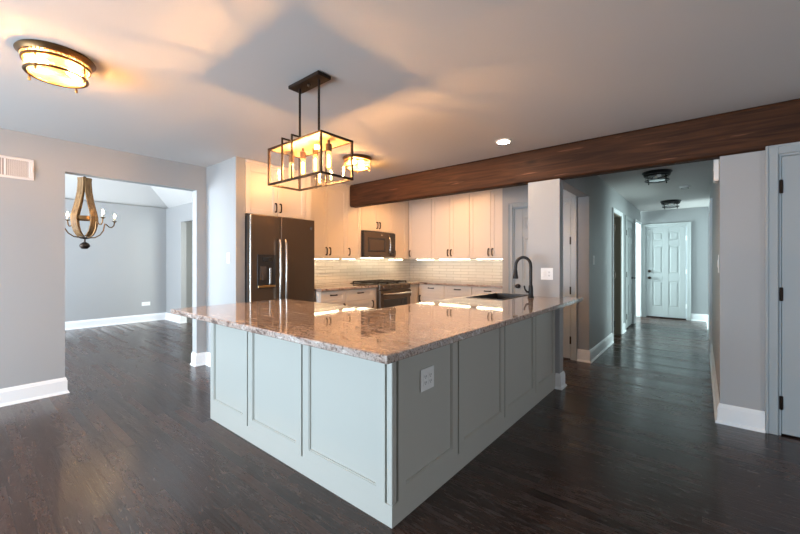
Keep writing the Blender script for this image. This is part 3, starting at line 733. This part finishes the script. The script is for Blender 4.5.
# granite island top with a sink cut-out
SX0, SX1, SY0, SY1 = 3.20, 3.86, 1.42, 1.78
b = MB(); z0, z1 = 0.876, 0.910
X0, Y0, XE, YE = 1.025, 0.905, 3.95, 3.06
gx = [X0, 2.005, SX0, 3.80, SX1, XE]; gy = [Y0, 1.074, 1.408, SY0, SY1, 1.88, YE]
def solid(i, j):
    if not (0 <= i < len(gx) - 1 and 0 <= j < len(gy) - 1): return False
    x, y = (gx[i] + gx[i + 1]) / 2, (gy[j] + gy[j + 1]) / 2
    if x > 2.005 and y > 1.88: return False
    if SX0 < x < SX1 and SY0 < y < SY1: return False
    if x > 3.80 and 1.074 < y < 1.408: return False
    return True
vs = {}
def gv(i, j, z):
    if (i, j, z) not in vs: vs[(i, j, z)] = b.bm.verts.new((gx[i], gy[j], z))
    return vs[(i, j, z)]
for i in range(len(gx) - 1):
    for j in range(len(gy) - 1):
        if not solid(i, j): continue
        c4 = [(i, j), (i + 1, j), (i + 1, j + 1), (i, j + 1)]
        b.bm.faces.new([gv(*c, z1) for c in c4]); b.bm.faces.new([gv(*c, z0) for c in c4[::-1]])
        for (di, dj), (p, q) in (((0, -1), (0, 1)), ((1, 0), (1, 2)), ((0, 1), (2, 3)), ((-1, 0), (3, 0))):
            if not solid(i + di, j + dj): b.bm.faces.new((gv(*c4[p], z0), gv(*c4[q], z0), gv(*c4[q], z1), gv(*c4[p], z1)))
ct = b.build('countertop', M['granite'])
bv = ct.modifiers.new('eased_edge', 'BEVEL'); bv.width = 0.007; bv.segments = 3; bv.limit_method = 'ANGLE'; bv.angle_limit = R(40)
tag(ct, 'large polished L-shaped granite countertop on the sage grey island', 'countertop')

# sink
t = thing('sink', 'black undermount sink set in the island granite near the column', 'sink', ((SX0 + SX1) / 2, (SY0 + SY1) / 2, 0.70))
hx, hy = (SX1 - SX0) / 2 - 0.004, (SY1 - SY0) / 2 - 0.004
b = MB(); zt_ = 0.2105
b.box(-hx, hx, -hy, hy, 0.0, 0.012); b.box(-hx, -hx + 0.010, -hy, hy, 0.0, zt_); b.box(hx - 0.010, hx, -hy, hy, 0.0, zt_)
b.box(-hx, hx, -hy, -hy + 0.010, 0.0, zt_); b.box(-hx, hx, hy - 0.010, hy, 0.0, zt_)
b.build('basin', M['sinkm'], t)
b = MB(); fl = 0.0115; z0_, z1_ = 0.2105, 0.2140
for q in ((-hx - fl, -hx + 0.010, -hy - fl, hy + fl), (hx - 0.010, hx + fl, -hy - fl, hy + fl), (-hx + 0.010, hx - 0.010, -hy - fl, -hy + 0.010), (-hx + 0.010, hx - 0.010, hy - 0.010, hy + fl)):
    b.box(*q, z0_, z1_)
b.build('rim', M['sinkm'], t)
MB().lathe([(0, 0.013), (0.045, 0.013), (0.045, 0.017), (0.03, 0.016), (0, 0.014)], (0, 0, 0), 20).build('drain', M['steel'], t, True)

# faucet
t = thing('faucet', 'dark bronze gooseneck kitchen faucet on the island beside the column', 'faucet', (3.565, 1.285, 0.911))
MB().lathe([(0, 0), (0.030, 0), (0.030, 0.008), (0.024, 0.018), (0.021, 0.05), (0.023, 0.07), (0.020, 0.11), (0.016, 0.125), (0, 0.126)], (0, 0, 0), 20).build('base', M['black'], t, True)
pts_ = [(0, 0, 0.12), (0, 0, 0.30)]
for i in range(1, 13):
    a_ = PI * i / 12; pts_.append((0, 0.075 - 0.075 * math.cos(a_), 0.31 + 0.085 * math.sin(a_)))
pts_.append((0, 0.152, 0.27))
b = MB(); b.tube(pts_, 0.0145, 12); b.build('spout', M['black'], t, True)
MB().lathe([(0, 0), (0.016, 0), (0.018, -0.02), (0.020, -0.045), (0.027, -0.080), (0.026, -0.092), (0, -0.092)], (0, 0.152, 0.275), 18, axis=None).build('spray_head', M['black'], t, True)
b = MB(); b.tube([(-0.012, 0.012, 0.055), (-0.022, 0.032, 0.060), (-0.026, 0.048, 0.085), (-0.028, 0.054, 0.118)], [0.011, 0.010, 0.007, 0.008], 10); b.build('handle', M['black'], t, True)

# ------------------------------------------------------------------ pendant
t = thing('pendant_light', 'black rectangular box pendant with glowing tube bulbs over the island', 'pendant light', (1.459, 1.960, CE))
hw, hl = 0.121, 0.273
zt, zb = 2.011 - CE, 1.776 - CE
b = MB(); b.box(-0.052, 0.052, -0.158, 0.158, -0.024, -0.001, 0.004); b.build('canopy', M['bronze'], t)
MB().lathe([(0, 0), (0.012, 0), (0.012, -0.006), (0.007, -0.014), (0, -0.015)], (0, 0, -0.024), 14).build('canopy_nut', M['bronze'], t, True)
ft = 0.0065
for yy in (-0.10, 0.10):
    b = MB(); b.tube([(0, yy, -0.024), (0, yy, zt + 0.004)], 0.0075, 10); b.build('stem', M['bronze'], t, True)
b = MB()
for sx in (-1, 1):
    for sy in (-1, 1): b.box(sx * hw - ft, sx * hw + ft, sy * hl - ft, sy * hl + ft, zb - ft, zt + ft, 0.001)
    for z in (zb, zt): b.box(sx * hw - ft, sx * hw + ft, -hl + ft, hl - ft, z - ft, z + ft, 0.001)
for sy in (-1, 1):
    for z in (zb, zt): b.box(-hw + ft, hw - ft, sy * hl - ft, sy * hl + ft, z - ft, z + ft, 0.001)
b.build('frame', M['bronze'], t)
for yy in (-0.005, 0.10):
    b = MB(); q = 0.005
    for sx in (-1, 1): b.box(sx * (hw + 0.012) - q, sx * (hw + 0.012) + q, yy - q, yy + q, zb - 0.0065, zt + 0.040, 0.001)
    b.box(-hw - 0.007, hw + 0.007, yy - q, yy + q, zt + 0.030, zt + 0.040, 0.001)
    b.build('strap', M['bronze'], t)
MB().box(-hw + ft, hw - ft, -hl + ft, hl - ft, zt - 0.004, zt + 0.002).build('top_plate', M['plate'], t)
for sx in (-1, 1): MB().box(sx * (hw - 0.003) - 0.001, sx * (hw - 0.003) + 0.001, -hl + ft, hl - ft, zb + ft, zt - ft).build('glass_pane', M['glass'], t)
for sy in (-1, 1): MB().box(-hw + ft, hw - ft, sy * (hl - 0.003) - 0.001, sy * (hl - 0.003) + 0.001, zb + ft, zt - ft).build('glass_pane', M['glass'], t)
for yy in (-0.195, -0.065, 0.065, 0.195):
    s_ = MB().lathe([(0, 0), (0.008, 0), (0.008, -0.020), (0.019, -0.026), (0.019, -0.070), (0, -0.070)], (0, yy, zt - 0.004), 16).build('socket', M['antique'], t, True)
    MB().lathe([(0, 0), (0.012, -0.002), (0.0165, -0.018), (0.0165, -0.095), (0.010, -0.106), (0, -0.108)], (0, yy, zt - 0.075), 16).build('bulb', M['bulb'], s_, True)
    MB().lathe([(0, -0.022), (0.0045, -0.024), (0.0045, -0.090), (0, -0.092)], (0, yy, zt - 0.075), 10).build('filament', M['filament'], s_, True)

# ------------------------------------------------------------------ flush mount ceiling lights
def flush(label, loc, metal, lit, group, s=1.0):
    t = thing('ceiling_light', label, 'ceiling light', loc, 0.3, group); t.scale = (1, 1, 0.9)
    MB().lathe([(0, -0.001), (0.172 * s, -0.001), (0.178 * s, -0.012), (0.166 * s, -0.022), (0.160 * s, -0.034), (0.150 * s, -0.038), (0.0, -0.030)], (0, 0, 0), 48).build('canopy', M[metal], t, True)
    b = MB()
    for i in range(48):
        a_ = 2 * PI * i / 48; b.lathe([(0, -0.006), (0.0048, -0.003), (0.006, 0), (0.0048, 0.003), (0, 0.006)], (0.152 * s * math.cos(a_), 0.152 * s * math.sin(a_), -0.0425), 6)
    b.build('bead_ring', M['brass' if lit else metal], t, True)
    MB().lathe([(0.150 * s, -0.048), (0.154 * s, -0.050), (0.154 * s, -0.062), (0.146 * s, -0.066), (0.142 * s, -0.060), (0.142 * s, -0.050), (0.150 * s, -0.048)], (0, 0, 0), 48).build('band', M[metal], t, True)
    MB().lathe([(0.139 * s, -0.046), (0.137 * s, -0.122), (0.136 * s, -0.122), (0.138 * s, -0.046)], (0, 0, 0), 48).build('glass_drum', M['seeded' if lit else 'glass'], t, True)
    MB().lathe([(0, -0.128), (0.128 * s, -0.126), (0.128 * s, -0.124), (0, -0.126)], (0, 0, 0), 48).build('glass_bottom', M['seeded' if lit else 'glass'], t, True)
    MB().lathe([(0.127 * s, -0.120), (0.143 * s, -0.120), (0.145 * s, -0.127), (0.140 * s, -0.133), (0.127 * s, -0.130), (0.127 * s, -0.120)], (0, 0, 0), 48).build('retaining_ring', M[metal], t, True)
    for i in range(4):
        a_ = 2 * PI * i / 4 + 0.5; cx, cy = 0.1475 * s * math.cos(a_), 0.1475 * s * math.sin(a_)
        p = MB().cyl((cx, cy, -0.138), 0.0042, 0.085, 10).build('post', M[metal], t, True)
        MB().lathe([(0, 0), (0.006, 0), (0.008, -0.006), (0.005, -0.010), (0.008, -0.016), (0.006, -0.022), (0, -0.024)], (cx, cy, -0.136), 12).build('finial', M['brass' if lit else metal], p, True)
    for i in (-1, 1):
        MB().tube([(0.015 * i, 0, -0.060), (0.045 * i, 0, -0.066)], 0.013, 12).build('socket', M['candle'], t, True)
        MB().lathe([(0, 0), (0.013, 0.004), (0.024, 0.030), (0.027, 0.048), (0.022, 0.064), (0, 0.074)], (0.045 * i, 0, -0.066), 18, axis=(i, 0, -0.15)).build('bulb', M['bulbf' if lit else 'offbulb'], t, True)
    return t
GL = None
flush('large lit antique brass drum ceiling light near the top left', (0.374, 2.835, CE), 'antique', True, 'lit antique drum lights on the main ceiling', 0.97)
flush('smaller lit drum ceiling light beyond the pendant above the kitchen', (2.88, 2.99, CE), 'antique', True, 'lit antique drum lights on the main ceiling', 0.93)
flush('unlit black drum ceiling light at the near end of the hall', (5.80, 0.45, CE), 'black', False, 'black drum lights on the hall ceiling', 0.93)
flush('unlit black drum ceiling light at the far end of the hall', (8.72, 0.46, CE), 'black', False, 'black drum lights on the hall ceiling', 0.95)

# smoke detector
t = thing('smoke_detector', 'small round white smoke detector on the hall ceiling', 'smoke detector', (7.15, 0.20, CE))
MB().lathe([(0, -0.001), (0.070, -0.001), (0.070, -0.012), (0.060, -0.030), (0.045, -0.036), (0, -0.038)], (0, 0, 0), 28).build('body', M['white'], t, True)
MB().lathe([(0.046, -0.037), (0.052, -0.034), (0.052, -0.037), (0.046, -0.040), (0.046, -0.037)], (0, 0, 0), 28).build('grille', M['slot'], t, True)
# recessed cans; the two kitchen ones are added, unseen, to warm the cabinets
def can(label, loc, mat='can'):
    t = thing('recessed_light', label, 'recessed light', loc, 0, 'round recessed ceiling lights')
    MB().lathe([(0.058, -0.002), (0.078, -0.001), (0.078, -0.006), (0.060, -0.010), (0.058, -0.002)], (0, 0, 0), 32).build('trim_ring', M['white'], t, True)
    MB().lathe([(0, -0.002), (0.057, -0.002), (0.057, -0.005), (0, -0.0055)], (0, 0, 0), 32).build('lens', M[mat], t, True)
can('small round recessed ceiling light in front of the wooden beam', (3.385, 1.485, CE))
can('added unseen recessed kitchen ceiling light behind the beam before the right-hand cabinets', (4.70, 2.95, CE), 'added_can')
can('added unseen recessed kitchen ceiling light behind the beam before the range', (4.30, 3.55, CE), 'added_can')

# ------------------------------------------------------------------ chandelier
CX, CY, CZ = 1.205, 6.90, 1.49
t = thing('chandelier', 'wine-barrel stave chandelier with candle bulbs hanging in the dining room opening', 'chandelier', (CX, CY, CZ), R(19))
prof = [(0.058, 0.985), (0.055, 0.93), (0.057, 0.87), (0.066, 0.78), (0.085, 0.68), (0.110, 0.58), (0.135, 0.50), (0.152, 0.43), (0.155, 0.37), (0.146, 0.30), (0.120, 0.22), (0.085, 0.165), (0.056, 0.145)]
for i in range(4):
    a_ = 2 * PI * i / 4 + R(12); ra = Vector((math.cos(a_), math.sin(a_), 0)); ta = Vector((-math.sin(a_), math.cos(a_), 0))
    P_ = [ra * r_ + Vector((0, 0, z_)) for r_, z_ in prof]
    hwid = lambda j: ta * min(0.050, prof[j][0] * 0.88)
    def th(j):
        d_ = P_[min(j + 1, len(P_) - 1)] - P_[max(j - 1, 0)]; return d_.cross(ta).normalized() * 0.007
    MB().strip(P_, hwid, th).build('stave', M['stave'], t)
MB().lathe([(0.138, 0.375), (0.144, 0.375), (0.144, 0.43), (0.138, 0.43), (0.138, 0.375)], (0, 0, 0), 40).build('hoop', M['antique'], t, True)
MB().lathe([(0, 0.90), (0.045, 0.90), (0.045, 0.97), (0.02, 0.99), (0.012, 1.03), (0, 1.03)], (0, 0, 0), 20).build('top_cap', M['bronze'], t, True)
MB().lathe([(0, 0.13), (0.06, 0.13), (0.066, 0.118), (0.05, 0.108), (0.012, 0.10), (0.012, 0.06), (0, 0.06)], (0, 0, 0), 20).build('bottom_cap', M['bronze'], t, True)
MB().lathe([(0, -0.045), (0.035, -0.038), (0.060, -0.008), (0.062, 0.010), (0.045, 0.040), (0.014, 0.060), (0, 0.062)], (0, 0, 0), 24).build('finial', M['bronze'], t, True)
for i in range(4):
    a_ = 2 * PI * i / 4; ra = Vector((math.cos(a_), math.sin(a_), 0))
    pp = [(0.05, 0.122), (0.13, 0.130), (0.20, 0.175), (0.245, 0.245), (0.258, 0.320), (0.266, 0.348), (0.285, 0.340), (0.320, 0.305), (0.360, 0.300), (0.390, 0.330), (0.40, 0.385)]
    arm = MB().tube([ra * r_ + Vector((0, 0, z_)) for r_, z_ in pp], 0.0085, 8).build('arm', M['antique'], t, True)
    c_ = ra * 0.40
    MB().lathe([(0, 0.382), (0.012, 0.382), (0.030, 0.396), (0.032, 0.400), (0.014, 0.400), (0, 0.400)], (c_.x, c_.y, 0), 16).build('drip_cup', M['antique'], arm, True)
    MB().cyl((c_.x, c_.y, 0.400), 0.0125, 0.045, 14).build('candle_sleeve', M['candle'], arm, True)
    MB().lathe([(0, 0), (0.009, 0.004), (0.014, 0.020), (0.011, 0.042), (0.004, 0.062), (0, 0.068)], (c_.x, c_.y, 0.446), 14).build('bulb', M['flame'], arm, True)
zc = CE + 0.71 * 1.5 - CZ
b = MB()
z = 1.03; i = 0
while z < zc - 0.06:
    ax = Vector((1, 0, 0)) if i % 2 == 0 else Vector((0, 1, 0))
    b.tube([ax * 0.011 * math.cos(2 * PI * q / 10) + Vector((0, 0, z + 0.02 + 0.024 * math.sin(2 * PI * q / 10))) for q in range(10)], 0.0028, 6, closed=True)
    z += 0.036; i += 1
b.build('chain', M['bronze'], t, True)
MB().lathe([(0, 0), (0.012, 0), (0.055, 0.025), (0.060, 0.040), (0, 0.040)], (0, 0, zc - 0.045), 20).build('ceiling_plate', M['bronze'], t, True)

# ------------------------------------------------------------------ wall plates and grilles
def plate(name, label, cat, loc, rz, W, H, gangs, group=None):
    """gangs: list of 'switch' | 'outlet' ; plate centred on loc, faces local -Y"""
    t = thing(name, label, cat, loc, rz, group)
    MB().box(-W / 2, W / 2, -0.006, -0.0005, -H / 2, H / 2, 0.003, 2).build('cover_plate', M['white'], t)
    n = len(gangs)
    for i, gk in enumerate(gangs):
        x = (i - (n - 1) / 2) * 0.046
        if gk == 'switch':
            b = MB(); b.box(x - 0.0165, x + 0.0165, -0.0085, -0.005, -0.033, 0.033, 0.0015); b.frustum(x - 0.014, x + 0.014, -0.03, 0.03, -0.0085, -0.011, 0.006); b.build('rocker', M['white'], t)
        elif gk == 'outlet':
            f = MB().box(x - 0.0165, x + 0.0165, -0.0085, -0.005, -0.033, 0.033, 0.0015).build('receptacle', M['white'], t)
            b = MB()
            for zz in (0.018, -0.014):
                for dx in (-0.006, 0.006): b.box(x + dx - 0.0012, x + dx + 0.0012, -0.0092, -0.008, zz - 0.005, zz + 0.005)
                b.box(x - 0.002, x + 0.002, -0.0092, -0.008, zz - 0.012, zz - 0.008)
            b.build('slots', M['slot'], f)
        else:       # horizontal outlet
            f = MB().box(-0.034, 0.034, -0.0085, -0.005, -0.017, 0.017, 0.0015).build('receptacle', M['white'], t)
            b = MB()
            for xx in (0.018, -0.018):
                for dz in (-0.006, 0.006): b.box(xx - 0.005, xx + 0.005, -0.0092, -0.008, dz - 0.0012, dz + 0.0012)
                b.box(xx + 0.009, xx + 0.012, -0.0092, -0.008, -0.002, 0.002)
            b.build('slots', M['slot'], f)
    return t
plate('wall_outlet', 'white square outlet plate on the right face of the grey island', 'outlet', (1.611, 1.1385, 0.636), 0, 0.122, 0.118, ['outlet', 'outlet'])
plate('wall_switch', 'white two-gang plate with switch and outlet on the column above the counter', 'switch', (3.82, 1.212, 1.140), FACE_W, 0.120, 0.120, ['switch', 'outlet'])
plate('light_switch', 'white light switch on the wall end left of the refrigerator', 'switch', (1.985, 4.155, 1.305), FACE_W, 0.075, 0.118, ['switch'], 'single white light switches')
plate('light_switch', 'white light switch on the left hall wall beside the corner', 'switch', (5.296, 1.09, 1.285), 0, 0.075, 0.118, ['switch'], 'single white light switches')
plate('light_switch', 'white light switch on the right hall wall behind the wall end', 'switch', (4.02, -0.11, 1.245), PI, 0.075, 0.15, ['switch'], 'single white light switches')
plate('wall_outlet', 'white horizontal outlet low on the dining room far wall', 'outlet', (2.589, 9.1, 0.375), 0, 0.155, 0.08, ['h'])
# door chime box high on the right hall wall
t = thing('door_chime', 'slim white door chime box high on the right hall wall under the beam', 'door chime', (4.00, -0.11, 2.02), PI)
MB().box(-0.06, 0.06, -0.035, -0.001, -0.10, 0.10, 0.006, 2).build('body', M['white'], t)
b = MB()
for i in range(5): b.box(-0.04, 0.04, -0.0365, -0.034, -0.07 + i * 0.012, -0.064 + i * 0.012)
b.build('grille', M['slot'], t)
# return air vent on the left wall
t = thing('air_vent', 'white rectangular air vent grille high on the left wall', 'vent', (0.285, 4.73, 2.099))
W, Hh = 0.183, 0.095
b = MB(); q = 0.022
b.box(-0.24, W, -0.010, -0.001, Hh - q, Hh, 0.003); b.box(-0.24, W, -0.010, -0.001, -Hh, -Hh + q, 0.003)
b.box(W - q - 0.012, W, -0.010, -0.001, -Hh + q, Hh - q, 0.003); b.box(-0.24, -0.24 + q, -0.010, -0.001, -Hh + q, Hh - q, 0.003)
b.box(-0.006, 0.010, -0.010, -0.001, -Hh + q, Hh - q, 0.002); b.build('frame', M['vent'], t)
MB().box(-0.22, W - q, -0.0035, -0.0012, -Hh + q, Hh - q).build('duct', M['ventdark'], t)
b = MB(); x = -0.21
while x < W - q - 0.014:
    if not (-0.010 < x < 0.012): b.box(x, x + 0.0065, -0.0075, -0.0036, -Hh + q, Hh - q)
    x += 0.0125
b.build('louvers', M['vent'], t)
b = MB(); b.box(W - 0.016, W - 0.009, -0.022, -0.010, -0.022, 0.022, 0.002); b.build('lever', M['vent'], t)
